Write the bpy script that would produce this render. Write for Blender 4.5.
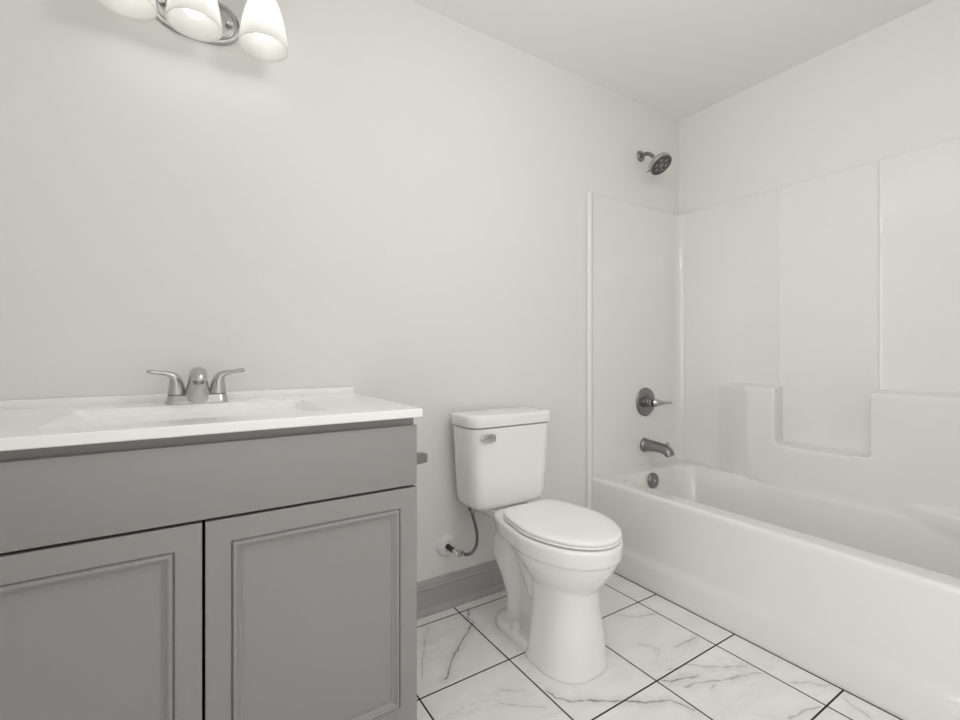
import bpy, bmesh, math
from mathutils import Vector, Matrix

# ------------------------------------------------------------------ scene, camera, light
S = bpy.context.scene
for o in list(bpy.data.objects):
    bpy.data.objects.remove(o)
COL = S.collection
PI = math.pi

cam_d = bpy.data.cameras.new('camera')
cam = bpy.data.objects.new('camera', cam_d)
COL.objects.link(cam)
cam.location = (-2.474, -1.669, 1.04)
cam.rotation_euler = (PI / 2, 0, -math.radians(32.63))
cam_d.sensor_width = 36.0
cam_d.lens = 36.0 * 460.6 / 960.0
cam_d.shift_y = -6.6 / 960.0
cam_d.clip_start = 0.02
S.camera = cam

S.view_settings.view_transform = 'Standard'
S.view_settings.look = 'None'
S.view_settings.gamma = 1.0
S.view_settings.use_curve_mapping = False
S.view_settings.exposure = 0.06

W = bpy.data.worlds.new('world')
S.world = W
W.use_nodes = True
W.node_tree.nodes['Background'].inputs[0].default_value = (0.8, 0.79, 0.77, 1)
W.node_tree.nodes['Background'].inputs[1].default_value = 0.05


def light(name, kind, loc, energy, size=0.1, rot=(0, 0, 0), color=(1, 1, 1), sy=None):
    l = bpy.data.lights.new(name, kind)
    l.energy = energy
    l.color = color
    if kind == 'AREA':
        l.shape = 'RECTANGLE'
        l.size = size
        l.size_y = sy or size
    elif kind == 'POINT':
        l.shadow_soft_size = size
    o = bpy.data.objects.new(name, l)
    COL.objects.link(o)
    o.location = loc
    o.rotation_euler = rot
    return o


# two soft fill areas added out of view at the front and left walls, and the ceiling lamp
light('front_fill_light', 'AREA', (-2.10, -2.36, 1.35), 4.4, 2.0, (PI / 2, 0, 0), (1, 0.995, 0.985), 1.8)
left_fill = light('left_fill_light', 'AREA', (-3.10, -1.60, 1.30), 7.6, 1.2, (PI / 2, 0, -PI / 2), (1, 0.995, 0.985), 1.7)
left_fill.data.spread = math.radians(110)
light('ceiling_lamp_light', 'POINT', (-1.70, -1.35, 2.20), 11, 0.13, color=(1, 0.995, 0.985))
SHADE_X = (-2.271, -2.451, -2.608)

S.cycles.use_denoising = True
S.cycles.max_bounces = 10
S.cycles.diffuse_bounces = 6
S.cycles.glossy_bounces = 5
S.cycles.sample_clamp_indirect = 8


# ------------------------------------------------------------------ materials
def mat(name, col, rough=0.5, metal=0.0, spec=0.5, coat=0.0, noise=0.0, nscale=40, bump=0.0, bscale=200):
    m = bpy.data.materials.new(name)
    m.use_nodes = True
    nt = m.node_tree
    b = nt.nodes['Principled BSDF']
    b.inputs['Base Color'].default_value = (*col, 1)
    b.inputs['Roughness'].default_value = rough
    b.inputs['Metallic'].default_value = metal
    b.inputs['Specular IOR Level'].default_value = spec
    b.inputs['Coat Weight'].default_value = coat
    b.inputs['Coat Roughness'].default_value = 0.08
    tc = nt.nodes.new('ShaderNodeTexCoord')
    if noise:
        n = nt.nodes.new('ShaderNodeTexNoise')
        n.inputs['Scale'].default_value = nscale
        n.inputs['Detail'].default_value = 3
        mr = nt.nodes.new('ShaderNodeMapRange')
        mr.inputs['To Min'].default_value = 1 - noise
        mr.inputs['To Max'].default_value = 1 + noise
        vm = nt.nodes.new('ShaderNodeVectorMath')
        vm.operation = 'SCALE'
        vm.inputs[0].default_value = col
        nt.links.new(tc.outputs['Object'], n.inputs['Vector'])
        nt.links.new(n.outputs['Fac'], mr.inputs['Value'])
        nt.links.new(mr.outputs['Result'], vm.inputs['Scale'])
        nt.links.new(vm.outputs['Vector'], b.inputs['Base Color'])
    if bump:
        n2 = nt.nodes.new('ShaderNodeTexNoise')
        n2.inputs['Scale'].default_value = bscale
        n2.inputs['Detail'].default_value = 2
        bp = nt.nodes.new('ShaderNodeBump')
        bp.inputs['Strength'].default_value = bump
        bp.inputs['Distance'].default_value = 0.001
        nt.links.new(tc.outputs['Object'], n2.inputs['Vector'])
        nt.links.new(n2.outputs['Fac'], bp.inputs['Height'])
        nt.links.new(bp.outputs['Normal'], b.inputs['Normal'])
    return m


def tint(v, w=1.0):
    return (v, v * (1 - 0.008 * w), v * (1 - 0.028 * w))


M_WALL = mat('wall_paint', tint(0.80), 0.55, spec=0.3, noise=0.006, nscale=3, bump=0.15, bscale=120)
M_CEIL = mat('ceiling_paint', tint(0.93), 0.8, spec=0.2, noise=0.006, nscale=4, bump=0.2, bscale=90)
M_TRIM = mat('grey_trim_paint', tint(0.42), 0.35, noise=0.02, nscale=12)
M_VAN = mat('grey_cabinet_paint', tint(0.325), 0.38, spec=0.45, noise=0.012, nscale=9)
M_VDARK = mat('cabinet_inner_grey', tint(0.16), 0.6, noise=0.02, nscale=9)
M_TOP = mat('cultured_marble_white', tint(0.95), 0.12, coat=0.3, noise=0.006, nscale=6)
M_PORC = mat('vitreous_china', tint(0.90), 0.10, coat=0.5, noise=0.004, nscale=6)
M_SEAT = mat('seat_plastic', tint(0.93), 0.22, noise=0.004, nscale=6)
M_TUB = mat('gelcoat_white', tint(0.82), 0.09, coat=0.4, noise=0.005, nscale=4)
M_NICK = mat('brushed_nickel', tint(0.52), 0.26, metal=1.0, noise=0.05, nscale=60)
M_NICKD = mat('satin_nickel_dark', tint(0.28), 0.32, metal=1.0, noise=0.06, nscale=60)
M_CHROME = mat('chrome', tint(0.62), 0.10, metal=1.0, noise=0.02, nscale=30)
M_PIPE = mat('shaded_pipe', (0.02, 0.02, 0.019), 0.6, noise=0.1, nscale=50)  # stub pipe, its shade put into a near-black colour
M_FACE = mat('spray_face_grey', tint(0.075), 0.45, noise=0.1, nscale=80)
M_BRAID = mat('braided_steel', tint(0.22), 0.4, metal=0.8, noise=0.5, nscale=420)
M_WPL = mat('white_plastic', tint(0.80), 0.3, noise=0.01, nscale=20)


def emit(name, col, strength, base, rough=0.3):
    m = mat(name, base, rough, noise=0.004, nscale=20)
    b = m.node_tree.nodes['Principled BSDF']
    b.inputs['Emission Color'].default_value = (*col, 1)
    b.inputs['Emission Strength'].default_value = strength
    return m


M_BULB = emit('bulb_glow', (1, 0.99, 0.96), 4.4, (0.9, 0.9, 0.88))


def shade_material():
    m = bpy.data.materials.new('frosted_glass')
    m.use_nodes = True
    nt = m.node_tree
    b = nt.nodes['Principled BSDF']
    b.inputs['Base Color'].default_value = (*tint(0.82), 1)
    b.inputs['Roughness'].default_value = 0.25
    tr = nt.nodes.new('ShaderNodeBsdfTranslucent')
    tr.inputs[0].default_value = (0.93, 0.925, 0.915, 1)
    mx = nt.nodes.new('ShaderNodeMixShader')
    n = nt.nodes.new('ShaderNodeTexNoise')
    n.inputs['Scale'].default_value = 30
    mr = nt.nodes.new('ShaderNodeMapRange')
    mr.inputs['To Min'].default_value = 0.68
    mr.inputs['To Max'].default_value = 0.74
    nt.links.new(n.outputs['Fac'], mr.inputs['Value'])
    nt.links.new(mr.outputs['Result'], mx.inputs[0])
    nt.links.new(b.outputs[0], mx.inputs[1])
    nt.links.new(tr.outputs[0], mx.inputs[2])
    nt.links.new(mx.outputs[0], nt.nodes['Material Output'].inputs[0])
    return m


M_SHADE = shade_material()

# marble veins of the floor tiles seen in the room: strength, polyline on the floor (metres)
VEINS = [
    (1.0, [(-1.508, -0.071), (-1.534, -0.121), (-1.539, -0.158), (-1.616, -0.22), (-1.675, -0.27), (-1.717, -0.309), (-1.773, -0.371)]),
    (0.35, [(-1.702, -0.092), (-1.769, -0.203), (-1.812, -0.285), (-1.839, -0.328)]),
    (0.9, [(-1.532, -0.587), (-1.53, -0.623), (-1.503, -0.659), (-1.461, -0.679), (-1.426, -0.699), (-1.394, -0.729), (-1.361, -0.745), (-1.322, -0.78), (-1.286, -0.793), (-1.252, -0.815), (-1.234, -0.845), (-1.225, -0.878)]),
    (0.8, [(-1.2, -0.749), (-1.172, -0.77), (-1.118, -0.782), (-1.084, -0.799)]),
    (0.6, [(-1.158, -0.802), (-1.082, -0.827), (-1.017, -0.855), (-0.942, -0.878), (-0.893, -0.901)]),
    (0.5, [(-1.06, -0.743), (-1.023, -0.779), (-0.964, -0.825), (-0.892, -0.857)]),
    (0.55, [(-1.011, -0.666), (-0.931, -0.672), (-0.896, -0.677)]),
    (0.4, [(-1.108, -0.593), (-1.082, -0.616), (-1.076, -0.64)]),
    (0.35, [(-1.156, -0.722), (-1.091, -0.746)]),
    (0.5, [(-1.03, -0.402), (-0.994, -0.456), (-0.947, -0.481), (-0.883, -0.497)]),
    (0.6, [(-1.026, -1.036), (-0.964, -1.049), (-0.897, -1.066)]),
    (0.5, [(-0.862, -0.975), (-0.813, -1.006), (-0.784, -1.041)]),
    (0.45, [(-0.802, -1.089), (-0.816, -1.135), (-0.829, -1.162)]),
    (0.4, [(-1.687, -0.55), (-1.63, -0.596), (-1.583, -0.631)]),
    (0.3, [(-1.655, -0.504), (-1.59, -0.545)]),
    (0.4, [(-1.067, -0.849), (-1.103, -0.857)]),
]
GX, GY, TX, TY = -1.547, -0.068, 0.3335, 0.336


def floor_material():
    m = bpy.data.materials.new('marble_tile')
    m.use_nodes = True
    nt = m.node_tree
    L = nt.links.new
    b = nt.nodes['Principled BSDF']

    def math_(op, a, c=None, clamp=False):
        n = nt.nodes.new('ShaderNodeMath')
        n.operation = op
        n.use_clamp = clamp
        for i, v in enumerate((a, c)):
            if v is None:
                continue
            if isinstance(v, (int, float)):
                n.inputs[i].default_value = v
            else:
                L(v, n.inputs[i])
        return n.outputs[0]

    def vec(op, a, c=None, out=0, scale=None):
        n = nt.nodes.new('ShaderNodeVectorMath')
        n.operation = op
        for i, v in enumerate((a, c)):
            if v is None:
                continue
            if isinstance(v, (tuple, list)):
                n.inputs[i].default_value = v
            else:
                L(v, n.inputs[i])
        if scale is not None:
            L(scale, n.inputs['Scale'])
        return n.outputs[out]

    def rng(v, a, c, lo, hi):
        n = nt.nodes.new('ShaderNodeMapRange')
        n.inputs[1].default_value, n.inputs[2].default_value = a, c
        n.inputs[3].default_value, n.inputs[4].default_value = lo, hi
        L(v, n.inputs[0])
        return n.outputs[0]

    def noise(v, scale, detail=4, rough=0.55, dist=0.0, out='Fac'):
        n = nt.nodes.new('ShaderNodeTexNoise')
        n.inputs['Scale'].default_value = scale
        n.inputs['Detail'].default_value = detail
        n.inputs['Roughness'].default_value = rough
        n.inputs['Distortion'].default_value = dist
        L(v, n.inputs['Vector'])
        return n.outputs[out]

    tc = nt.nodes.new('ShaderNodeTexCoord')
    P = tc.outputs['Object']
    sp = nt.nodes.new('ShaderNodeSeparateXYZ')
    L(P, sp.inputs[0])
    x, y = sp.outputs[0], sp.outputs[1]
    fx = math_('DIVIDE', math_('SUBTRACT', x, GX), TX)
    fy = math_('DIVIDE', math_('SUBTRACT', y, GY), TY)
    ex = math_('MULTIPLY', math_('ABSOLUTE', math_('SUBTRACT', fx, math_('ROUND', fx))), TX)
    ey = math_('MULTIPLY', math_('ABSOLUTE', math_('SUBTRACT', fy, math_('ROUND', fy))), TY)
    edge = math_('MINIMUM', ex, ey)
    tub = math_('ABSOLUTE', math_('SUBTRACT', x, -0.7605))
    edge = math_('MINIMUM', edge, math_('ADD', tub, -0.0006))
    grout = rng(edge, 0.0022, 0.0031, 1.0, 0.0)
    # each tile cut from another place of the stone
    cid = nt.nodes.new('ShaderNodeCombineXYZ')
    L(math_('FLOOR', fx), cid.inputs[0])
    L(math_('FLOOR', fy), cid.inputs[1])
    wn = nt.nodes.new('ShaderNodeTexWhiteNoise')
    wn.noise_dimensions = '3D'
    L(cid.outputs[0], wn.inputs['Vector'])
    off = vec('MULTIPLY', wn.outputs['Color'], (9, 9, 9))
    Q = vec('ADD', vec('MULTIPLY', P, (1.0, 2.3, 1.0)), off)
    n1 = noise(Q, 2.6, 6, 0.62, 0.9)
    fine = rng(math_('ABSOLUTE', math_('SUBTRACT', n1, 0.5)), 0.0, 0.022, 1.0, 0.0)
    mask = rng(noise(Q, 3.1, 2), 0.42, 0.68, 0.0, 1.0)
    fine = math_('MULTIPLY', math_('MULTIPLY', fine, mask), 0.15)
    cloud = rng(noise(Q, 5.0, 5, 0.6), 0.35, 0.75, 0.0, 0.12)
    # the marked veins
    jit = vec('SUBTRACT', noise(P, 22, 4, 0.6, 0, 'Color'), (0.5, 0.5, 0.5))
    Pj = vec('ADD', P, vec('MULTIPLY', jit, (0.028, 0.028, 0.0)))
    total = None
    for s, pts in VEINS:
        dmin = None
        for (ax, ay), (bx, by) in zip(pts[:-1], pts[1:]):
            ab = Vector((bx - ax, by - ay, 0))
            l2 = ab.length_squared
            pa = vec('SUBTRACT', Pj, (ax, ay, 0))
            t = math_('MULTIPLY', vec('DOT_PRODUCT', pa, tuple(ab), 1), 1 / l2, True)
            n = nt.nodes.new('ShaderNodeVectorMath')
            n.operation = 'SCALE'
            n.inputs[0].default_value = tuple(ab)
            L(t, n.inputs['Scale'])
            d = vec('LENGTH', vec('SUBTRACT', pa, n.outputs[0]), None, 1)
            dmin = d if dmin is None else math_('MINIMUM', dmin, d)
        core = rng(dmin, 0.0008, 0.0045, 0.75 * s, 0.0)
        halo = rng(dmin, 0.0, 0.030, 0.22 * s, 0.0)
        v = math_('ADD', core, halo)
        total = v if total is None else math_('MAXIMUM', total, v)
    brk = rng(noise(P, 35, 3), 0.35, 0.6, 0.45, 1.0)
    total = math_('MULTIPLY', total, brk)
    vein = math_('ADD', math_('ADD', fine, cloud), total, True)
    mx = nt.nodes.new('ShaderNodeMix')
    mx.data_type = 'RGBA'
    mx.inputs[6].default_value = (*tint(0.90), 1)
    mx.inputs[7].default_value = (*tint(0.17), 1)
    L(vein, mx.inputs[0])
    mg = nt.nodes.new('ShaderNodeMix')
    mg.data_type = 'RGBA'
    mg.inputs[7].default_value = (0.012, 0.012, 0.011, 1)
    L(grout, mg.inputs[0])
    L(mx.outputs[2], mg.inputs[6])
    L(mg.outputs[2], b.inputs['Base Color'])
    L(rng(grout, 0, 1, 0.30, 0.9), b.inputs['Roughness'])
    bp = nt.nodes.new('ShaderNodeBump')
    bp.inputs['Strength'].default_value = 0.5
    bp.inputs['Distance'].default_value = 0.001
    L(math_('SUBTRACT', 1.0, grout), bp.inputs['Height'])
    L(bp.outputs[0], b.inputs['Normal'])
    return m


M_FLOOR = floor_material()


# ------------------------------------------------------------------ mesh helpers
def add_box(bm, a, b_, bev=0.0, seg=2):
    t = bmesh.new()
    r = bmesh.ops.create_cube(t, size=1)
    a, b_ = Vector(a), Vector(b_)
    c, d = (a + b_) / 2, b_ - a
    for v in t.verts:
        v.co = Vector((c.x + v.co.x * abs(d.x), c.y + v.co.y * abs(d.y), c.z + v.co.z * abs(d.z)))
    if bev:
        bmesh.ops.bevel(t, geom=list(t.edges), offset=bev, segments=seg, affect='EDGES', profile=0.5)
    merge(bm, t)


def merge(bm, t):
    me = bpy.data.meshes.new('tmp')
    t.to_mesh(me)
    t.free()
    bm.from_mesh(me)
    bpy.data.meshes.remove(me)


def add_loft(bm, loops, cap0=True, cap1=True, closed=True):
    rows = [[bm.verts.new(p) for p in l] for l in loops]
    n = len(rows[0])
    for r0, r1 in zip(rows[:-1], rows[1:]):
        for i in range(n if closed else n - 1):
            j = (i + 1) % n
            bm.faces.new((r0[i], r0[j], r1[j], r1[i]))
    if cap0 and closed:
        bm.faces.new(list(reversed(rows[0])))
    if cap1 and closed:
        bm.faces.new(rows[-1])
    return rows


def circle(c, u, v, ru, rv=None, n=24):
    rv = ru if rv is None else rv
    return [Vector(c) + Vector(u) * ru * math.cos(2 * PI * k / n) + Vector(v) * rv * math.sin(2 * PI * k / n) for k in range(n)]


def add_lathe(bm, c, prof, axis=(0, 0, 1), n=32, cap0=True, cap1=True):
    """prof: (radius, distance along axis)"""
    ax = Vector(axis).normalized()
    u = ax.orthogonal().normalized()
    v = ax.cross(u)
    loops = [circle(Vector(c) + ax * h, u, v, max(r, 1e-5), n=n) for r, h in prof]
    add_loft(bm, loops, cap0, cap1)


def catmull(pts, k=6):
    P = [Vector(p) for p in pts]
    P = [P[0] * 2 - P[1]] + P + [P[-1] * 2 - P[-2]]
    out = []
    for i in range(1, len(P) - 2):
        a, b_, c, d = P[i - 1:i + 3]
        for s in range(k):
            t = s / k
            out.append(0.5 * ((2 * b_) + (c - a) * t + (2 * a - 5 * b_ + 4 * c - d) * t * t + (3 * b_ - a - 3 * c + d) * t ** 3))
    out.append(P[-2])
    return out


def lerp_list(vals, n, k):
    out = []
    for i in range(len(vals) - 1):
        for s in range(k):
            out.append(vals[i] + (vals[i + 1] - vals[i]) * s / k)
    out.append(vals[-1])
    return out


def add_tube(bm, pts, radii, k=6, n=16, ref=(1, 0, 0), flat=None, cap=True):
    """swept tube with a radius per control point; flat scales the second axis"""
    if not isinstance(radii, (list, tuple)):
        radii = [radii] * len(pts)
    C = catmull(pts, k)
    R = lerp_list(list(radii), 0, k)
    F = lerp_list(list(flat), 0, k) if flat else [1.0] * len(C)
    loops = []
    for i, c in enumerate(C):
        a = C[max(i - 1, 0)]
        d = C[min(i + 1, len(C) - 1)]
        t = (d - a).normalized()
        u = Vector(ref) - t * Vector(ref).dot(t)
        u.normalize()
        v = t.cross(u)
        loops.append(circle(c, u, v, R[i], R[i] * F[i], n))
    add_loft(bm, loops, cap, cap)


def rrect(x0, x1, y0, y1, r, z, n=8):
    x0, x1 = min(x0, x1), max(x0, x1)
    y0, y1 = min(y0, y1), max(y0, y1)
    r = min(r, (x1 - x0) / 2 - 1e-4, (y1 - y0) / 2 - 1e-4)
    pts = []
    for cx, cy, a0 in ((x1 - r, y1 - r, 0), (x0 + r, y1 - r, PI / 2), (x0 + r, y0 + r, PI), (x1 - r, y0 + r, 1.5 * PI)):
        for k in range(n + 1):
            a = a0 + PI / 2 * k / n
            pts.append(Vector((cx + r * math.cos(a), cy + r * math.sin(a), z)))
    return pts


def build(name, bm, m, parent=None, smooth=35, recalc=True, props=None):
    """one mesh object; vertices are given in world metres"""
    if recalc:
        bmesh.ops.recalc_face_normals(bm, faces=list(bm.faces))
    base = Vector((0, 0, 0))
    p = parent
    while p is not None:
        base += p.location
        p = p.parent
    for v in bm.verts:
        v.co -= base
    me = bpy.data.meshes.new(name)
    bm.to_mesh(me)
    bm.free()
    if smooth:
        me.shade_smooth()
        me.set_sharp_from_angle(angle=math.radians(smooth))
    me.materials.append(m)
    o = bpy.data.objects.new(name, me)
    COL.objects.link(o)
    if parent:
        o.parent = parent
    for k, v in (props or {}).items():
        o[k] = v
    return o


def thing(name, loc, label, cat, group=None):
    o = bpy.data.objects.new(name, None)
    o.empty_display_size = 0.05
    COL.objects.link(o)
    o.location = loc
    o['label'] = label
    o['category'] = cat
    if group:
        o['group'] = group
    return o


def voxel(bm_list, size, smooth_it):
    """fuse overlapping closed solids into one ceramic surface"""
    bm = bmesh.new()
    for b_ in bm_list:
        merge(bm, b_)
    bmesh.ops.recalc_face_normals(bm, faces=list(bm.faces))
    me = bpy.data.meshes.new('tmp')
    bm.to_mesh(me)
    bm.free()
    o = bpy.data.objects.new('tmp', me)
    COL.objects.link(o)
    r = o.modifiers.new('r', 'REMESH')
    r.mode = 'VOXEL'
    r.voxel_size = size
    s = o.modifiers.new('s', 'SMOOTH')
    s.factor = 0.5
    s.iterations = smooth_it
    dg = bpy.context.evaluated_depsgraph_get()
    me2 = bpy.data.meshes.new_from_object(o.evaluated_get(dg))
    bpy.data.objects.remove(o)
    out = bmesh.new()
    out.from_mesh(me2)
    bpy.data.meshes.remove(me2)
    return out


def struct(name, bm, m, smooth=0):
    o = build(name, bm, m, None, smooth)
    o['kind'] = 'structure'
    return o


def boxes(*bs, bev=0.0, seg=2):
    bm = bmesh.new()
    for b_ in bs:
        add_box(bm, b_[0], b_[1], b_[2] if len(b_) > 2 else bev, seg)
    return bm


# ------------------------------------------------------------------ room shell
CEIL = 2.422
XL, YF = -3.15, -2.42
struct('floor', boxes(((XL - .1, YF - .1, -.06), (.1, .1, 0))), M_FLOOR)
struct('ceiling', boxes(((XL - .1, YF - .1, CEIL), (.1, .1, CEIL + .08))), M_CEIL)
struct('wall_back', boxes(((XL - .1, 0, 0), (.1, .1, CEIL))), M_WALL)
struct('wall_right', boxes(((0, YF, 0), (.1, 0, CEIL))), M_WALL)
struct('wall_left', boxes(((XL - .1, YF, 0), (XL, 0, CEIL))), M_WALL)
struct('wall_front', boxes(((XL, YF - .1, 0), (0, YF, CEIL))), M_WALL)
struct('wall_alcove', boxes(((-.757, YF, 0), (0, -1.535, CEIL))), M_WALL)

bm = bmesh.new()
prof = [(0, 0), (-.024, 0), (-.024, .008), (-.0225, .016), (-.018, .0225), (-.0135, .026), (-.0135, .098), (-.0165, .1), (-.0185, .104),
        (-.0175, .109), (-.0145, .112), (-.0145, .120), (-.0115, .124), (-.009, .131), (-.005, .133), (0, .133)]
add_loft(bm, [[Vector((x, y, z)) for y, z in prof] for x in (-1.985, -.757)])
struct('baseboard_back', bm, M_TRIM, 30)

# ------------------------------------------------------------------ vanity cabinet
VX0, VX1, VF, VB = -2.920, -1.9625, -.565, 0.0
van = thing('vanity_cabinet', (-2.443, -.29, 0), 'grey painted vanity cabinet with two panelled doors under the white sink top', 'cabinet')
bm = boxes(((VX0 + .004, VF + .021, .09), (VX0 + .022, -.002, .874)), ((VX1 - .022, VF + .021, .09), (VX1 - .004, -.002, .874)),
           ((VX0 + .02, VF + .03, .09), (VX1 - .02, -.004, .106)), ((VX0 + .02, -.016, .09), (VX1 - .02, -.004, .75)), bev=.0006, seg=1)
build('carcass', bm, M_VAN, van, 30)
build('top_rail', boxes(((VX0 + .0005, VF + .0215, .838), (VX1 - .0002, VF + .040, .8745)), bev=.0006, seg=1), M_VAN, van, 30)
build('toe_kick', boxes(((VX0 + .01, VF + .075, 0), (VX1 - .01, VF + .09, .092))), M_VDARK, van, 0)
build('drawer_front', boxes(((VX0, VF, .6975), (VX1, VF + .02, .8535)), bev=.0022), M_VAN, van, 35)


def door(x0, x1, z0, z1):
    fw_ = .047
    bm = bmesh.new()
    px0, px1, pz0, pz1 = x0 + fw_, x1 - fw_, z0 + fw_ + .008, z1 - fw_ - .001

    def q(d, h):
        return [Vector((x0 + d, VF + h, z0 + d)), Vector((x1 - d, VF + h, z0 + d)), Vector((x1 - d, VF + h, z1 - d)), Vector((x0 + d, VF + h, z1 - d))]

    def p(d, h):
        return [Vector((px0 - d, VF + h, pz0 - d)), Vector((px1 + d, VF + h, pz0 - d)), Vector((px1 + d, VF + h, pz1 + d)), Vector((px0 - d, VF + h, pz1 + d))]
    add_loft(bm, [q(.001, .02), q(0, .019), q(0, .0022), q(.0007, .0007), q(.0022, 0), p(0, 0), p(0, .008)], True, True)
    d = build('door', bm, M_VAN, van, 25)
    bm = bmesh.new()
    add_box(bm, (px0 + .001, VF + .0062, pz0 + .001), (px1 - .001, VF + .0078, pz1 - .001))
    build('door_panel', bm, M_VAN, d, 0)
    # applied moulding: groove, raised bead, slope to the field
    bm = bmesh.new()
    prof = [(.0006, .0075), (.0006, .004), (.0022, .004), (.0030, -.0015), (.0050, -.0048), (.0085, -.0055), (.0115, -.0040), (.0130, -.0010), (.0142, -.0010),
            (.0160, .0015), (.0190, .0035), (.0205, .0040), (.0212, .0060), (.0212, .0075)]
    loops = []
    for cx, cz, sx, sz in ((px0, pz0, 1, 1), (px1, pz0, -1, 1), (px1, pz1, -1, -1), (px0, pz1, 1, -1)):
        loops.append([Vector((cx + sx * a, VF + h, cz + sz * a)) for a, h in prof])
    rows = [[bm.verts.new(p) for p in l] for l in loops]
    n = len(prof)
    for k in range(4):
        r0, r1 = rows[k], rows[(k + 1) % 4]
        for i in range(n):
            j = (i + 1) % n
            bm.faces.new((r0[i], r0[j], r1[j], r1[i]))
    build('moulding', bm, M_VAN, d, 30)
    return d


door(-2.439, VX1, .078, .6915)
door(VX0, -2.4445, .078, .6915)

# ------------------------------------------------------------------ sink top
TOPZ = .897
vt = thing('sink_top', (-2.443, -.29, .875), 'white one-piece sink top with a sloped rectangular basin and low backsplash on the grey vanity', 'sink')
bm = bmesh.new()
X0, X1, Y0, Y1 = -2.930, -1.9535, -.5823, -.001
loops = [rrect(X0 + .002, X1 - .002, Y0 + .002, Y1, .002, .875), rrect(X0, X1, Y0, Y1, .003, .877), rrect(X0, X1, Y0, Y1, .003, TOPZ - .004),
         rrect(X0 + .0012, X1 - .0012, Y0 + .0012, Y1, .003, TOPZ - .0012), rrect(X0 + .004, X1 - .004, Y0 + .004, Y1, .004, TOPZ),
         rrect(-2.712, -2.164, -.482, -.146, .012, TOPZ), rrect(-2.708, -2.168, -.4785, -.149, .012, TOPZ - .001),
         rrect(-2.703, -2.173, -.475, -.152, .014, TOPZ - .005),
         rrect(-2.62, -2.262, -.435, -.170, .03, TOPZ - .095), rrect(-2.60, -2.285, -.42, -.182, .03, TOPZ - .104),
         rrect(-2.48, -2.405, -.335, -.26, .035, TOPZ - .112)]
add_loft(bm, loops)
build('countertop', bm, M_TOP, vt, 0)
build('backsplash', boxes(((X0, -.0195, TOPZ - .001), (X1 - .006, -.001, .919)), bev=.0025), M_TOP, vt, 40)
bm = bmesh.new()
add_lathe(bm, (-2.4425, -.2975, TOPZ - .1115), [(.026, 0), (.026, .002), (.022, .004), (.017, .003), (.016, .008), (.008, .010), (0, .0102)])
build('drain', bm, M_NICK, vt)

# ------------------------------------------------------------------ basin faucet
FX, FY = -2.443, -.092
TOPZ += .0004
fc = thing('basin_faucet', (FX, FY, TOPZ), 'brushed nickel two-handle faucet on the back deck of the sink', 'faucet')


def pill(cx, cy, hx, hy, z, n=10):
    return rrect(cx - hx, cx + hx, cy - hy, cy + hy, hy * .8, z, n)


bm = bmesh.new()
add_loft(bm, [pill(FX, FY, .0785, .0290, TOPZ), pill(FX, FY, .0785, .0290, TOPZ + .003), pill(FX, FY, .0770, .0275, TOPZ + .006),
              pill(FX, FY, .0735, .0240, TOPZ + .0205), pill(FX, FY, .0720, .0225, TOPZ + .0225)])
build('base_plate', bm, M_NICK, fc, 45)
bm = bmesh.new()
loops = []
for c, rx, ry, tilt in (((FX, FY - .006, TOPZ + .002), .046, .0255, 0), ((FX, FY - .006, TOPZ + .012), .041, .0255, 0), ((FX, FY - .007, TOPZ + .026), .0345, .0250, 2),
                        ((FX, FY - .010, TOPZ + .044), .0285, .0235, 9), ((FX, FY - .016, TOPZ + .062), .0240, .0215, 24),
                        ((FX, FY - .027, TOPZ + .077), .0220, .0185, 45), ((FX, FY - .045, TOPZ + .0875), .0210, .0155, 70),
                        ((FX, FY - .068, TOPZ + .0905), .0203, .0140, 88), ((FX, FY - .092, TOPZ + .0890), .0200, .0138, 100),
                        ((FX, FY - .108, TOPZ + .0825), .0198, .0140, 124), ((FX, FY - .1145, TOPZ + .0735), .0195, .0140, 152), ((FX, FY - .1150, TOPZ + .0670), .0190, .0140, 168)):
    t = math.radians(tilt)
    loops.append(circle(c, (1, 0, 0), (0, math.cos(t), math.sin(t)), rx, ry, 28))
add_loft(bm, loops)
build('spout', bm, M_NICK, fc, 50)
bm = bmesh.new()
add_lathe(bm, (FX, FY - .1140, TOPZ + .0685), [(.0125, 0), (.0125, .008), (.011, .0095), (.010, .008), (0, .0078)], (0, -.12, -.99), 24)
build('aerator', bm, M_NICKD, fc)
for s in (-1, 1):
    bm = bmesh.new()
    hx = FX + s * .0515
    add_lathe(bm, (hx, FY, TOPZ + .020), [(.0215, 0), (.0215, .004), (.0205, .0055), (.0200, .007)])
    build('handle_collar', bm, M_NICKD, fc)
    bm = bmesh.new()
    add_tube(bm, [(hx, FY, TOPZ + .026), (hx - s * .0005, FY, TOPZ + .042), (hx + s * .001, FY - .001, TOPZ + .060), (hx + s * .008, FY - .003, TOPZ + .0765),
                  (hx + s * .024, FY - .006, TOPZ + .0855), (hx + s * .042, FY - .009, TOPZ + .0880), (hx + s * .060, FY - .011, TOPZ + .0915),
                  (hx + s * .0695, FY - .012, TOPZ + .0930)],
             [.0222, .0205, .0175, .0145, .0115, .0110, .0120, .007], 6, 20, (0, 1, 0), [1, 1, .98, .85, .62, .5, .55, .6])
    build('lever_handle', bm, M_NICK, fc, 60)

# ------------------------------------------------------------------ vanity light
LX = -2.444
vl = thing('vanity_light', (LX, 0, 2.075), 'three-shade nickel wall light with frosted glass bells above the sink', 'wall light')


def superell(cx, y, cz, a, b_, e=2.4, n=56):
    out = []
    for k in range(n):
        t = 2 * PI * k / n
        c, s = math.cos(t), math.sin(t)
        out.append(Vector((cx + a * math.copysign(abs(c) ** (2 / e), c), y, cz + b_ * math.copysign(abs(s) ** (2 / e), s))))
    return out


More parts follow.
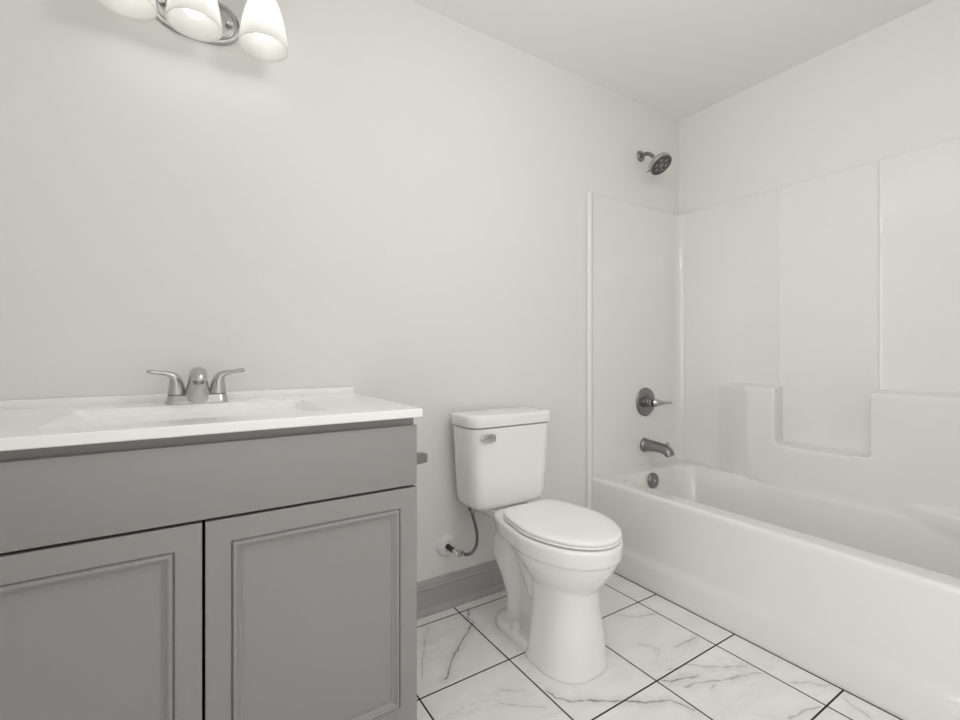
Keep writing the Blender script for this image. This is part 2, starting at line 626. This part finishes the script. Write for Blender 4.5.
bm = bmesh.new()
add_loft(bm, [superell(LX, -.0005, 2.078, .119, .073), superell(LX, -.008, 2.078, .119, .073), superell(LX, -.013, 2.078, .116, .070),
              superell(LX, -.015, 2.078, .109, .0645), superell(LX, -.020, 2.078, .107, .0625), superell(LX, -.024, 2.078, .102, .058),
              superell(LX, -.0255, 2.078, .094, .051)])
build('back_plate', bm, M_NICK, vl, 28)
for s in (-1, 1):
    bm = bmesh.new()
    add_lathe(bm, (LX + s * .088, -.024, 2.072), [(.004, 0), (.0045, .006), (.0085, .008), (.0105, .012), (.0095, .017), (.005, .0205), (0, .021)], (0, -1, 0), 12)
    build('cap_nut', bm, M_CHROME, vl, 20)
bm = bmesh.new()
add_tube(bm, [(LX - .168, -.085, 2.178), (LX, -.085, 2.178), (LX + .168, -.085, 2.178)], .0095, 4, 14, (0, 0, 1))
add_tube(bm, [(LX, -.022, 2.11), (LX, -.05, 2.115), (LX, -.075, 2.14), (LX, -.085, 2.175)], .0095, 6, 14, (1, 0, 0))
build('cross_arm', bm, M_NICK, vl)
for x in SHADE_X:
    bm = bmesh.new()
    add_tube(bm, [(x, -.085, 2.178), (x, -.105, 2.186), (x, -.122, 2.178), (x, -.125, 2.165)], .009, 6, 14, (1, 0, 0))
    add_lathe(bm, (x, -.125, 2.172), [(.012, 0), (.030, -.004), (.034, -.014), (.034, -.03), (.030, -.033)], (0, 0, 1), 24)
    add_lathe(bm, (x, -.125, 2.145), [(.016, 0), (.016, -.042), (.014, -.045)], (0, 0, 1), 20)
    build('lamp_holder', bm, M_NICKD, vl)
    bm = bmesh.new()
    prof = [(.0305, 2.146), (.0325, 2.135), (.038, 2.118), (.046, 2.098), (.053, 2.075), (.0590, 2.050), (.0632, 2.025), (.0670, 2.002), (.0690, 1.982), (.0695, 1.9745)]
    inner = [(r - .0032, z) for r, z in reversed(prof)]
    inner[0] = (.0660, 1.9748)
    add_lathe(bm, (x, -.125, 0), prof + [(.0680, 1.9735)] + inner, (0, 0, 1), 40, False, False)
    sh = build('glass_shade', bm, M_SHADE, vl, 60, props={'label': 'frosted white glass bell shade'})
    sh.visible_shadow = True
    bm = bmesh.new()
    pr = [(.0005, 1.998)] + [(.0295 * math.sin(a), 2.0275 - .0295 * math.cos(a)) for a in [PI * k / 14 for k in range(1, 11)]]
    pr += [(.0175, 2.062), (.0135, 2.075), (.013, 2.104)]
    add_lathe(bm, (x, -.125, 0), pr, (0, 0, 1), 28)
    build('bulb', bm, M_BULB, sh, 60)

# ------------------------------------------------------------------ toilet
TC = -1.372
to = thing('toilet', (TC, -.36, 0), 'white two-piece toilet with closed lid between the vanity and bathtub', 'toilet')


def tank_loop(z, hw, yf, r, yb=-.022):
    return rrect(TC - hw, TC + hw, yf, yb, r, z, 8)


bm = bmesh.new()
add_loft(bm, [tank_loop(.4285, .11, -.165, .03, -.05), tank_loop(.431, .146, -.180, .04, -.035), tank_loop(.438, .165, -.190, .045, -.026),
              tank_loop(.453, .1765, -.196, .05), tank_loop(.480, .1825, -.199, .05), tank_loop(.56, .1880, -.202, .05),
              tank_loop(.66, .1935, -.2055, .05), tank_loop(.751, .1985, -.209, .05), tank_loop(.7525, .196, -.2065, .048), tank_loop(.7526, .186, -.195, .045)])
build('tank', bm, M_PORC, to, 50)
bm = bmesh.new()
add_loft(bm, [tank_loop(.7566, .186, -.20, .045), tank_loop(.7566, .200, -.211, .048), tank_loop(.7580, .2040, -.2150, .05, -.018), tank_loop(.762, .2055, -.2160, .052, -.017),
              tank_loop(.789, .2065, -.2170, .053, -.017), tank_loop(.7955, .2055, -.2160, .052, -.018), tank_loop(.8000, .2025, -.2130, .050, -.021),
              tank_loop(.8022, .1970, -.2075, .045, -.026), tank_loop(.8035, .165, -.18, .035, -.055)])
build('tank_lid', bm, M_PORC, to, 60)
bm = bmesh.new()
lx = TC - .137
add_lathe(bm, (lx + .022, -.2065, .7165), [(.0135, 0), (.0135, .004), (.011, .007), (.009, .010)], (0, -1, 0), 24)
add_tube(bm, [(lx + .036, -.214, .7165), (lx + .020, -.2155, .7165), (lx, -.2175, .717), (lx - .022, -.2185, .7175), (lx - .034, -.2175, .718)],
         [.0125, .0155, .0145, .0100, .003], 5, 18, (0, 0, 1), [.38, .38, .38, .4, .5])
build('flush_lever', bm, M_NICK, to, 50, props={'label': 'chrome flush lever'})


def egg(z, w, yf, yr, ym, wr, e=3.0, ef=2.0, n=64, cx=TC):
    out = []
    for k in range(n):
        t = 2 * PI * k / n
        c, s = math.cos(t), math.sin(t)
        if s >= 0:
            xx = math.copysign(abs(c) ** (2 / e), c)
            yy = abs(s) ** (2 / e)
            f = 1 - (1 - wr / w) * yy ** 1.6
            out.append(Vector((cx + w * xx * f, ym + (yr - ym) * yy, z)))
        else:
            xx = math.copysign(abs(c) ** (2 / ef), c)
            yy = abs(s) ** (2 / ef)
            out.append(Vector((cx + w * xx, ym + (yf - ym) * yy, z)))
    return out


def rr_solid(*loops):
    b_ = bmesh.new()
    add_loft(b_, list(loops))
    return b_


solids = []
# rim band, slightly proud of the bowl below it
RC = TC + .008
solids.append(rr_solid(egg(.374, .166, -.684, -.205, -.45, 0.111, 9, cx=RC), egg(.379, .1705, -.690, -.199, -.45, 0.115, 9, cx=RC), egg(.422, .1735, -.6955, -.192, -.45, 0.117, 9, cx=RC),
                       egg(.4295, .1715, -.6935, -.194, -.45, 0.115, 9, cx=RC), egg(.4335, .164, -.685, -.202, -.45, 0.109, 9, cx=RC)))
# bowl under the rim
solids.append(rr_solid(egg(.22, .070, -.585, -.40, -.47, .06), egg(.252, .090, -.604, -.375, -.47, .07), egg(.275, .110, -.622, -.355, -.46, .08, cx=TC + .003),
                       egg(.302, .132, -.643, -.335, -.46, .09, cx=TC + .005), egg(.335, .1525, -.665, -.300, -.455, .10, cx=RC), egg(.360, .161, -.677, -.27, -.45, .105, cx=RC),
                       egg(.39, .165, -.682, -.26, -.45, .11, cx=RC)))
# narrower deck running back under the tank
solids.append(rr_solid(rrect(TC - .060, TC + .060, -.30, -.05, .03, .375), rrect(TC - .078, TC + .078, -.31, -.04, .03, .392),
                       rrect(TC - .088, TC + .088, -.32, -.035, .03, .408), rrect(TC - .092, TC + .092, -.33, -.03, .03, .423),
                       rrect(TC - .090, TC + .090, -.33, -.034, .03, .4275)))
# front pedestal
solids.append(rr_solid(egg(.0, .125, -.630, -.40, -.50, .125, 5, 2.3), egg(.012, .125, -.630, -.40, -.50, .125, 5, 2.3),
                       egg(.03, .1225, -.628, -.41, -.50, .1225, 5, 2.3), egg(.12, .110, -.620, -.41, -.50, .110, 5, 2.3),
                       egg(.20, .1005, -.613, -.41, -.49, .098, 5, 2.2), egg(.285, .0955, -.606, -.40, -.48, .093, 5, 2.2)))
# foot
solids.append(rr_solid(rrect(TC - .107, TC + .107, -.56, -.165, .085, .0), rrect(TC - .107, TC + .107, -.56, -.165, .085, .016),
                       rrect(TC - .103, TC + .103, -.56, -.17, .082, .026), rrect(TC - .092, TC + .092, -.55, -.185, .075, .033)))
# trapway: down leg and the rising leg behind the bowl
b_ = bmesh.new()
add_tube(b_, [(TC, -.19, .40), (TC, -.185, .36), (TC, -.185, .31), (TC, -.195, .255), (TC, -.215, .18), (TC, -.23, .10), (TC, -.235, .01)],
         [.056, .060, .082, .088, .066, .050, .056], 6, 28, (1, 0, 0), [.8, .8, .8, .75, .75, .8, .9])
solids.append(b_)
b_ = bmesh.new()
add_tube(b_, [(TC, -.21, .34), (TC, -.29, .315), (TC, -.35, .265), (TC, -.395, .20), (TC, -.44, .14)], [.05, .064, .074, .074, .06], 6, 28, (1, 0, 0))
solids.append(b_)
b_ = bmesh.new()
add_box(b_, (TC - .026, -.45, .02), (TC + .026, -.22, .28), .02)
solids.append(b_)
# small bosses under the closet bolts
for s in (-1, 1):
    b_ = bmesh.new()
    add_lathe(b_, (TC + s * .080, -.322, .02), [(.026, 0), (.024, .009), (.020, .015), (.013, .017)], (0, 0, 1), 24)
    solids.append(b_)
bowl = build('bowl', voxel(solids, .0042, 3), M_PORC, to, 0)
bowl.data.shade_smooth()
for v in bowl.data.vertices:
    if v.co.z < 0.0:
        v.co.z = 0.0
for s in (-1, 1):
    bm = bmesh.new()
    add_lathe(bm, (TC + s * .080, -.322, .034), [(.0190, 0), (.0190, .008), (.0175, .016), (.0130, .0225), (.007, .0255), (0, .026)], (0, 0, 1), 24)
    build('bolt_cap', bm, M_WPL, to)
# seat ring
bm = bmesh.new()
LCX = TC + .009
o1 = [egg(.4380, .146, -.670, -.28, -.452, .105, 9, cx=LCX), egg(.4384, .162, -.687, -.265, -.452, .116, 9, cx=LCX), egg(.4400, .1655, -.6905, -.262, -.452, .119, 9, cx=LCX),
      egg(.4440, .1660, -.691, -.262, -.452, .119, 9, cx=LCX), egg(.4462, .163, -.688, -.264, -.452, .117, 9, cx=LCX), egg(.4464, .155, -.680, -.27, -.452, .11, 9, cx=LCX)]
i1 = [egg(.4464, .115, -.64, -.33, -.46, .08, cx=LCX), egg(.4380, .112, -.636, -.335, -.46, .08, cx=LCX)]
rows = add_loft(bm, o1 + i1, False, False)
n = len(rows[0])
for i in range(n):
    j = (i + 1) % n
    bm.faces.new((rows[-1][i], rows[-1][j], rows[0][j], rows[0][i]))
build('seat', bm, M_SEAT, to, 40)
bm = bmesh.new()
add_loft(bm, [egg(.4482, .154, -.679, -.272, -.452, .108, 9, cx=LCX), egg(.4484, .162, -.6875, -.265, -.452, .116, 9, cx=LCX), egg(.4500, .1645, -.690, -.2625, -.452, .118, 9, cx=LCX),
              egg(.4560, .1650, -.6905, -.262, -.452, .1185, 9, cx=LCX), egg(.4600, .1620, -.6875, -.2645, -.452, .116, 9, cx=LCX), egg(.4625, .153, -.678, -.272, -.452, .11, 9, cx=LCX),
              egg(.4640, .125, -.645, -.30, -.455, .09, 4, cx=LCX), egg(.4652, .07, -.57, -.36, -.46, .05, 3, cx=LCX)])
build('seat_lid', bm, M_SEAT, to, 40)
for s in (-1, 1):
    build('seat_hinge', boxes(((TC + s * .07 - .017, -.285, .4325), (TC + s * .07 + .017, -.2535, .4475)), bev=.005), M_SEAT, to, 40)

# ------------------------------------------------------------------ toilet supply
sl = thing('water_supply_line', (-1.571, -.03, .252), 'braided water supply hose with stop valve on the wall left of the toilet', 'supply hose')
bm = bmesh.new()
add_lathe(bm, (-1.571, -.0005, .252), [(.043, 0), (.043, .003), (.040, .008), (.028, .013), (.013, .016), (.0125, .014)], (0, -1, 0), 32)
build('escutcheon', bm, M_WPL, sl, 40, props={'label': 'white round wall flange'})
bm = bmesh.new()
add_lathe(bm, (-1.571, -.012, .252), [(.0105, 0), (.0105, .050), (.011, .051), (.011, .056)], (0, -1, 0), 18)
build('stub_pipe', bm, M_PIPE, sl, 40)
bm = bmesh.new()
add_lathe(bm, (-1.571, -.066, .252), [(.0105, 0), (.0105, .008), (.012, .009), (.012, .024), (.009, .026), (.0060, .027), (.0060, .032)], (0, -1, 0), 14)
add_lathe(bm, (-1.575, -.080, .250), [(.009, 0), (.009, .026), (.0105, .027), (.0105, .038), (.008, .040)], (1, 0, -.25), 10)
add_lathe(bm, (-1.571, -.0965, .252), [(.006, 0), (.013, .001), (.013, .005), (.006, .007)], (0, -1, 0), 14)
build('stop_valve', bm, M_CHROME, sl, 30)
bm = bmesh.new()
add_tube(bm, [(-1.545, -.080, .2425), (-1.520, -.081, .232), (-1.496, -.083, .236), (-1.478, -.086, .262), (-1.476, -.088, .305), (-1.489, -.092, .355),
              (-1.502, -.095, .392), (-1.503, -.096, .412)], .0062, 8, 14, (0, 1, 0))
build('braided_hose', bm, M_BRAID, sl, 60)
bm = bmesh.new()
add_lathe(bm, (-1.503, -.096, .402), [(.008, 0), (.008, .008), (.0175, .010), (.0175, .0258), (.013, .0268)], (0, 0, 1), 10)
build('coupling_nut', bm, M_NICKD, sl, 30)

# ------------------------------------------------------------------ tub and surround
RIM = .415
tb = thing('bathtub', (-.38, -.765, 0), 'glossy white one-piece bathtub with moulded shower surround along the right wall', 'bathtub')
bm = bmesh.new()
TXB = -.003


def tl(x0, z, y0=-.003, y1=-1.532, r=.004, x1=TXB):
    return rrect(x0, x1, y0, y1, r, z, 10)


loops = [tl(-.757, .0), tl(-.757, .095), tl(-.7555, .108), tl(-.750, .122), tl(-.7455, .135), tl(-.7435, .15), tl(-.7450, .37), tl(-.7470, .395),
         tl(-.7470, .4035), tl(-.7445, .4095, r=.006), tl(-.7400, .4135, r=.008), tl(-.733, RIM, r=.01), tl(-.730, RIM, r=.01), rrect(-.666, -.075, -.074, -1.464, .095, RIM, 10),
         rrect(-.662, -.079, -.078, -1.46, .095, RIM - .0006, 10), rrect(-.655, -.083, -.084, -1.455, .095, RIM - .003, 10),
         rrect(-.649, -.088, -.090, -1.45, .095, RIM - .009, 10), rrect(-.645, -.093, -.0945, -1.445, .10, RIM - .022, 10),
         rrect(-.632, -.108, -.109, -1.41, .12, .30, 10), rrect(-.612, -.128, -.132, -1.34, .13, .16, 10),
         rrect(-.595, -.143, -.15, -1.30, .13, .11, 10), rrect(-.56, -.175, -.18, -1.26, .13, .085, 10), rrect(-.45, -.27, -.30, -1.1, .07, .078, 10)]
add_loft(bm, loops)
build('tub_shell', bm, M_TUB, tb, 38)

# wall panels: one plan profile swept up the three alcove walls
px = .012
EN, LW = -.0065, -.0125
plan = [(-.766, -.002), (-.766, -.007), (-.763, -.0125), (-.757, -.016), (-.748, -.017), (-.741, -.0155), (-.736, -.011), (-.730, EN - .001), (-.72, EN)]
plan += [(-.5, EN), (-.25, EN), (LW - .052, EN)]
for k in range(1, 9):
    a = PI / 2 * k / 8
    plan.append((LW - .052 + .052 * math.sin(a), EN - .052 * (1 - math.cos(a))))
for dy, dx in ((-.20, 0), (-.40, 0), (-.543, 0), (-.5465, -.001), (-.549, -.0026), (-.5515, -.003), (-.5535, -.0015), (-.5555, .003), (-.560, .0047), (-.58, .005), (-.75, .005),
               (-.918, .005), (-.935, .0047), (-.9395, .003), (-.9415, -.0015), (-.9435, -.003), (-.946, -.0026), (-.9485, -.001), (-.952, 0), (-1.2, 0)):
    plan.append((LW + dx, dy))
for k in range(0, 9):
    a = PI / 2 * k / 8
    plan.append((LW - .052 * (1 - math.cos(a)), -1.4725 - .052 * math.sin(a)))
plan += [(x, -1.535 - y) for x, y in ((-.25, EN - .004), (-.5, EN - .004), (-.72, EN - .004), (-.731, EN - .004), (-.735, -.014), (-.737, -.0195), (-.742, -.022), (-.749, -.022), (-.7545, -.0195), (-.757, -.014), (-.757, -.006))]


def toward_wall(p, d):
    x, y = p
    if y > -.07:
        a = Vector((x, min(-.0015, y + d)))
        if x > -.076 and x < -.02:
            a = Vector((min(-.0015, x + d * .7), min(-.0015, y + d * .7)))
        return a
    if y < -1.46:
        return Vector((x, max(-1.5335, y - d)))
    return Vector((min(-.0015, x + d), y))


bm = bmesh.new()
loops = []
for z, d in ((.002, 0), (.41, 0), (.60, 0), (.90, 0), (1.4, 0), (1.8495, 0), (1.8535, .0015), (1.8555, .004), (1.856, .009), (1.856, .02)):
    loops.append([Vector((*toward_wall(p, d), z)) if d else Vector((p[0], p[1], z)) for p in plan])
add_loft(bm, loops, closed=False)
build('wall_panel', bm, M_TUB, tb, 50, recalc=False)
pn = bpy.data.objects['wall_panel']
bm = bmesh.new()
bm.from_mesh(pn.data)
bmesh.ops.recalc_face_normals(bm, faces=list(bm.faces))
bm.to_mesh(pn.data)
bm.free()

# moulded shelf block with the soap notch and the arm rest, one fused surface
solids = []
FXB = -.090


def shelf(secs, bottom):
    """secs: (y, face x, top z); closed solid from the wall to the face, leaning into the tub below the rim"""
    b_ = bmesh.new()
    loops = []
    for y, x, z in secs:
        zs = [z, .55, .48, .43, .407, .39, .34, .28, .15, bottom]
        g = min(1.0, max(0.0, (-.30 - y) / .30))
        d = .016 - .023 * g
        tx = [None, None, None, None, -.089, -.095, -.102, -.110, -.129, -.146]
        xs = []
        for zz, t in zip(zs, tx):
            if t is None:
                f = max(0.0, (.55 - zz) / .15)
                xs.append(x + (max(x, -.090 + d) - x if x < -.07 and g < .6 else -.004) * f * .6)
            else:
                xs.append(min(-.02, max(t + d, x - .004 - (.407 - zz) * .25)) if x > -.07 else t + d)
        loops.append([Vector((-.004, y, z + .014))] + [Vector((a, y, c)) for a, c in zip(xs, zs)] + [Vector((-.004, y, zs[-1]))])
    add_loft(b_, loops)
    return b_


solids.append(shelf([(-.200, -.010, .866), (-.25, -.017, .867), (-.30, -.034, .868), (-.35, -.056, .869), (-.40, -.075, .870), (-.44, -.0865, .8705), (-.48, FXB, .871), (-.568, FXB, .872)], .10))
solids.append(shelf([(-.50, FXB, .597), (-.70, FXB, .597), (-.94, FXB, .597), (-1.12, FXB, .597)], .10))
solids.append(shelf([(-.932, FXB, .876), (-1.10, FXB, .876), (-1.30, FXB, .876), (-1.42, FXB + .015, .876), (-1.50, FXB + .05, .876)], .10))
for y0, y1 in ((-.625, -.562), (-.936, -.868)):
    b_ = bmesh.new()
    add_box(b_, (FXB, y0, .585), (FXB + .022, y1, .607), .006, 3)
    solids.append(b_)
b_ = bmesh.new()
loops = []
for y, d in ((-1.02, .008), (-1.08, .022), (-1.14, .034), (-1.22, .044), (-1.32, .052), (-1.42, .056)):
    xb = FXB + .010
    zt = .452
    loops.append([Vector((xb, y, zt + .008)), Vector((xb - d * .5, y, zt + .003)), Vector((xb - d * .85, y, zt - .002)), Vector((xb - d, y, zt - .014)),
                  Vector((xb - d * .95, y, zt - .05)), Vector((xb - d * .5, y, zt - .12)), Vector((xb, y, zt - .2))])
add_loft(b_, loops)
solids.append(b_)
shf = build('moulded_shelf', voxel(solids, .0055, 12), M_TUB, tb, 0)
shf.data.shade_smooth()

# ------------------------------------------------------------------ bath fittings
BX = -.327
ov = thing('overflow_plate', (-.383, -.1085, .363), 'round nickel overflow plate inside the tub below the spout', 'overflow plate')
bm = bmesh.new()
add_lathe(bm, (-.383, -.1045, .366), [(.040, 0), (.040, .006), (.037, .011), (.033, .013), (.032, .0115), (0, .0115)], (0, -1, .10), 32)
build('cover', bm, M_NICKD, ov, 30)
bm = bmesh.new()
add_lathe(bm, (-.383, -.115, .3675), [(.006, 0), (.006, .003), (0, .0035)], (0, -1, .10), 12)
build('screw', bm, M_CHROME, ov, 30)

sp = thing('tub_spout', (BX, -.01, .527), 'nickel tub spout with diverter knob on the end wall above the tub rim', 'spout')
bm = bmesh.new()
add_lathe(bm, (BX, -.0072, .533), [(.038, 0), (.038, .007), (.035, .013), (.031, .018)], (0, -1, 0), 28)
add_tube(bm, [(BX, -.016, .533), (BX, -.060, .535), (BX, -.100, .534), (BX, -.134, .530), (BX, -.158, .518), (BX, -.170, .499)],
         [.032, .0300, .0285, .0285, .0285, .0255], 6, 24, (1, 0, 0), [1.05, 1, .95, .92, .9, .85])
build('spout_body', bm, M_NICKD, sp, 50)
bm = bmesh.new()
add_lathe(bm, (BX, -.150, .541), [(.006, 0), (.006, .012), (.0095, .014), (.0095, .026), (.007, .028), (0, .0282)], (0, -.15, 1), 16)
build('diverter_knob', bm, M_NICK, sp, 40)

sv = thing('shower_valve', (BX, -.01, .771), 'round nickel shower valve plate with lever handle on the end wall', 'valve')
bm = bmesh.new()
add_lathe(bm, (BX + .008, -.0072, .771), [(.079, 0), (.079, .004), (.076, .0075), (.070, .0095), (.030, .011), (0, .011)], (0, -1, 0), 48)
build('valve_plate', bm, M_NICKD, sv, 30)
bm = bmesh.new()
add_lathe(bm, (BX + .004, -.017, .771), [(.0315, 0), (.0315, .010), (.0285, .012), (.0285, .026), (.0265, .028), (.0265, .046), (.024, .052)], (0, -1, 0), 32)
build('valve_sleeve', bm, M_NICKD, sv, 30)
bm = bmesh.new()
add_tube(bm, [(BX + .004, -.068, .771), (BX + .010, -.080, .771), (BX + .022, -.092, .771), (BX + .040, -.104, .771), (BX + .060, -.112, .7715), (BX + .080, -.119, .772)],
         [.0245, .0205, .0145, .0095, .0075, .0072], 6, 20, (0, 0, 1))
build('lever_handle', bm, M_NICK, sv, 50)

BX = -.353
sh = thing('wall_shower', (BX, 0, 2.13), 'round nickel shower head on a bent arm high on the end wall', 'shower head')
bm = bmesh.new()
add_lathe(bm, (BX, -.0005, 2.13), [(.030, 0), (.030, .003), (.027, .008), (.018, .012), (.012, .014)], (0, -1, 0), 28)
build('wall_flange', bm, M_NICKD, sh, 40)
bm = bmesh.new()
add_tube(bm, [(BX, -.008, 2.13), (BX, -.035, 2.131), (BX, -.058, 2.123), (BX, -.078, 2.106), (BX, -.096, 2.086)], .0102, 6, 16, (1, 0, 0))
build('shower_arm', bm, M_NICKD, sh, 50)
AX = Vector((0, -.61, -.79)).normalized()
H0 = Vector((BX, -.092, 2.090))
bm = bmesh.new()
add_lathe(bm, H0, [(.0125, 0), (.0165, .006), (.0175, .014), (.0165, .022), (.021, .027), (.034, .033), (.052, .040), (.0605, .046), (.0625, .054),
                   (.0625, .064), (.0605, .068), (.0575, .0695), (.0565, .066), (0, .066)], AX, 40)
build('head_body', bm, M_NICK, sh, 32)
u = Vector((1, 0, 0))
v = AX.cross(u)
bm = bmesh.new()
add_lathe(bm, H0 + AX * .0655, [(.0555, 0), (.0555, .0015), (.050, .003), (0, .0045)], AX, 40)
face = build('spray_face', bm, M_FACE, sh, 30, props={'label': 'dark grey spray face'})
bm = bmesh.new()
for cnt, rad, r in ((1, 0, .014), (6, .030, .0095)):
    for k in range(cnt):
        a = 2 * PI * k / max(cnt, 1) + .3
        add_lathe(bm, H0 + AX * .068 + (u * math.cos(a) + v * math.sin(a)) * rad, [(r, 0), (r * .95, .003), (r * .5, .0042), (0, .0042)], AX, 16)
for k in range(24):
    a = 2 * PI * k / 24
    add_lathe(bm, H0 + AX * .067 + (u * math.cos(a) + v * math.sin(a)) * .047, [(.0026, 0), (.0022, .0035), (0, .0036)], AX, 8)
build('spray_nozzles', bm, M_NICKD, face, 40)
bm = bmesh.new()
a = 1.75
dv = -u * .55 - v * .83
dv.normalize()
q = Vector((0, -.55, -.83))
lv = (q - AX * q.dot(AX)).normalized()
lp = (lv * .8 - u * .6).normalized()
add_tube(bm, [H0 + AX * .058 + lp * .058, H0 + AX * .058 + lp * .068, H0 + AX * .058 + lp * .076], [.005, .0045, .0035], 3, 10, tuple(AX))
build('mode_lever', bm, M_NICKD, sh, 50)

# ------------------------------------------------------------------ paper holder on the vanity's side
ph = thing('paper_holder', (-1.967, -.46, .757), 'small square nickel paper holder on the right side of the grey vanity', 'paper holder')
sx = VX1 - .004
build('mount_plate', boxes(((sx, -.485, .716), (sx + .008, -.435, .766)), bev=.002), M_NICKD, ph, 40)
bm = bmesh.new()
add_loft(bm, [[Vector((sx + a, yc + h * p, 0.7385 + h * s + dz)) for p, s in ((-1, -1), (1, -1), (1, 1), (-1, 1))] for a, yc, h, dz in ((.004, -.46, .019, 0), (.045, -.46, .015, .0005), (.080, -.46, .0125, .001))])
bmesh.ops.bevel(bm, geom=list(bm.edges), offset=.002, segments=2, affect='EDGES')
build('holder_arm', bm, M_NICKD, ph, 35)
build('paper_bar', boxes(((sx + .060, -.455, .7305), (sx + .076, -.31, .7465)), bev=.002), M_NICKD, ph, 40)
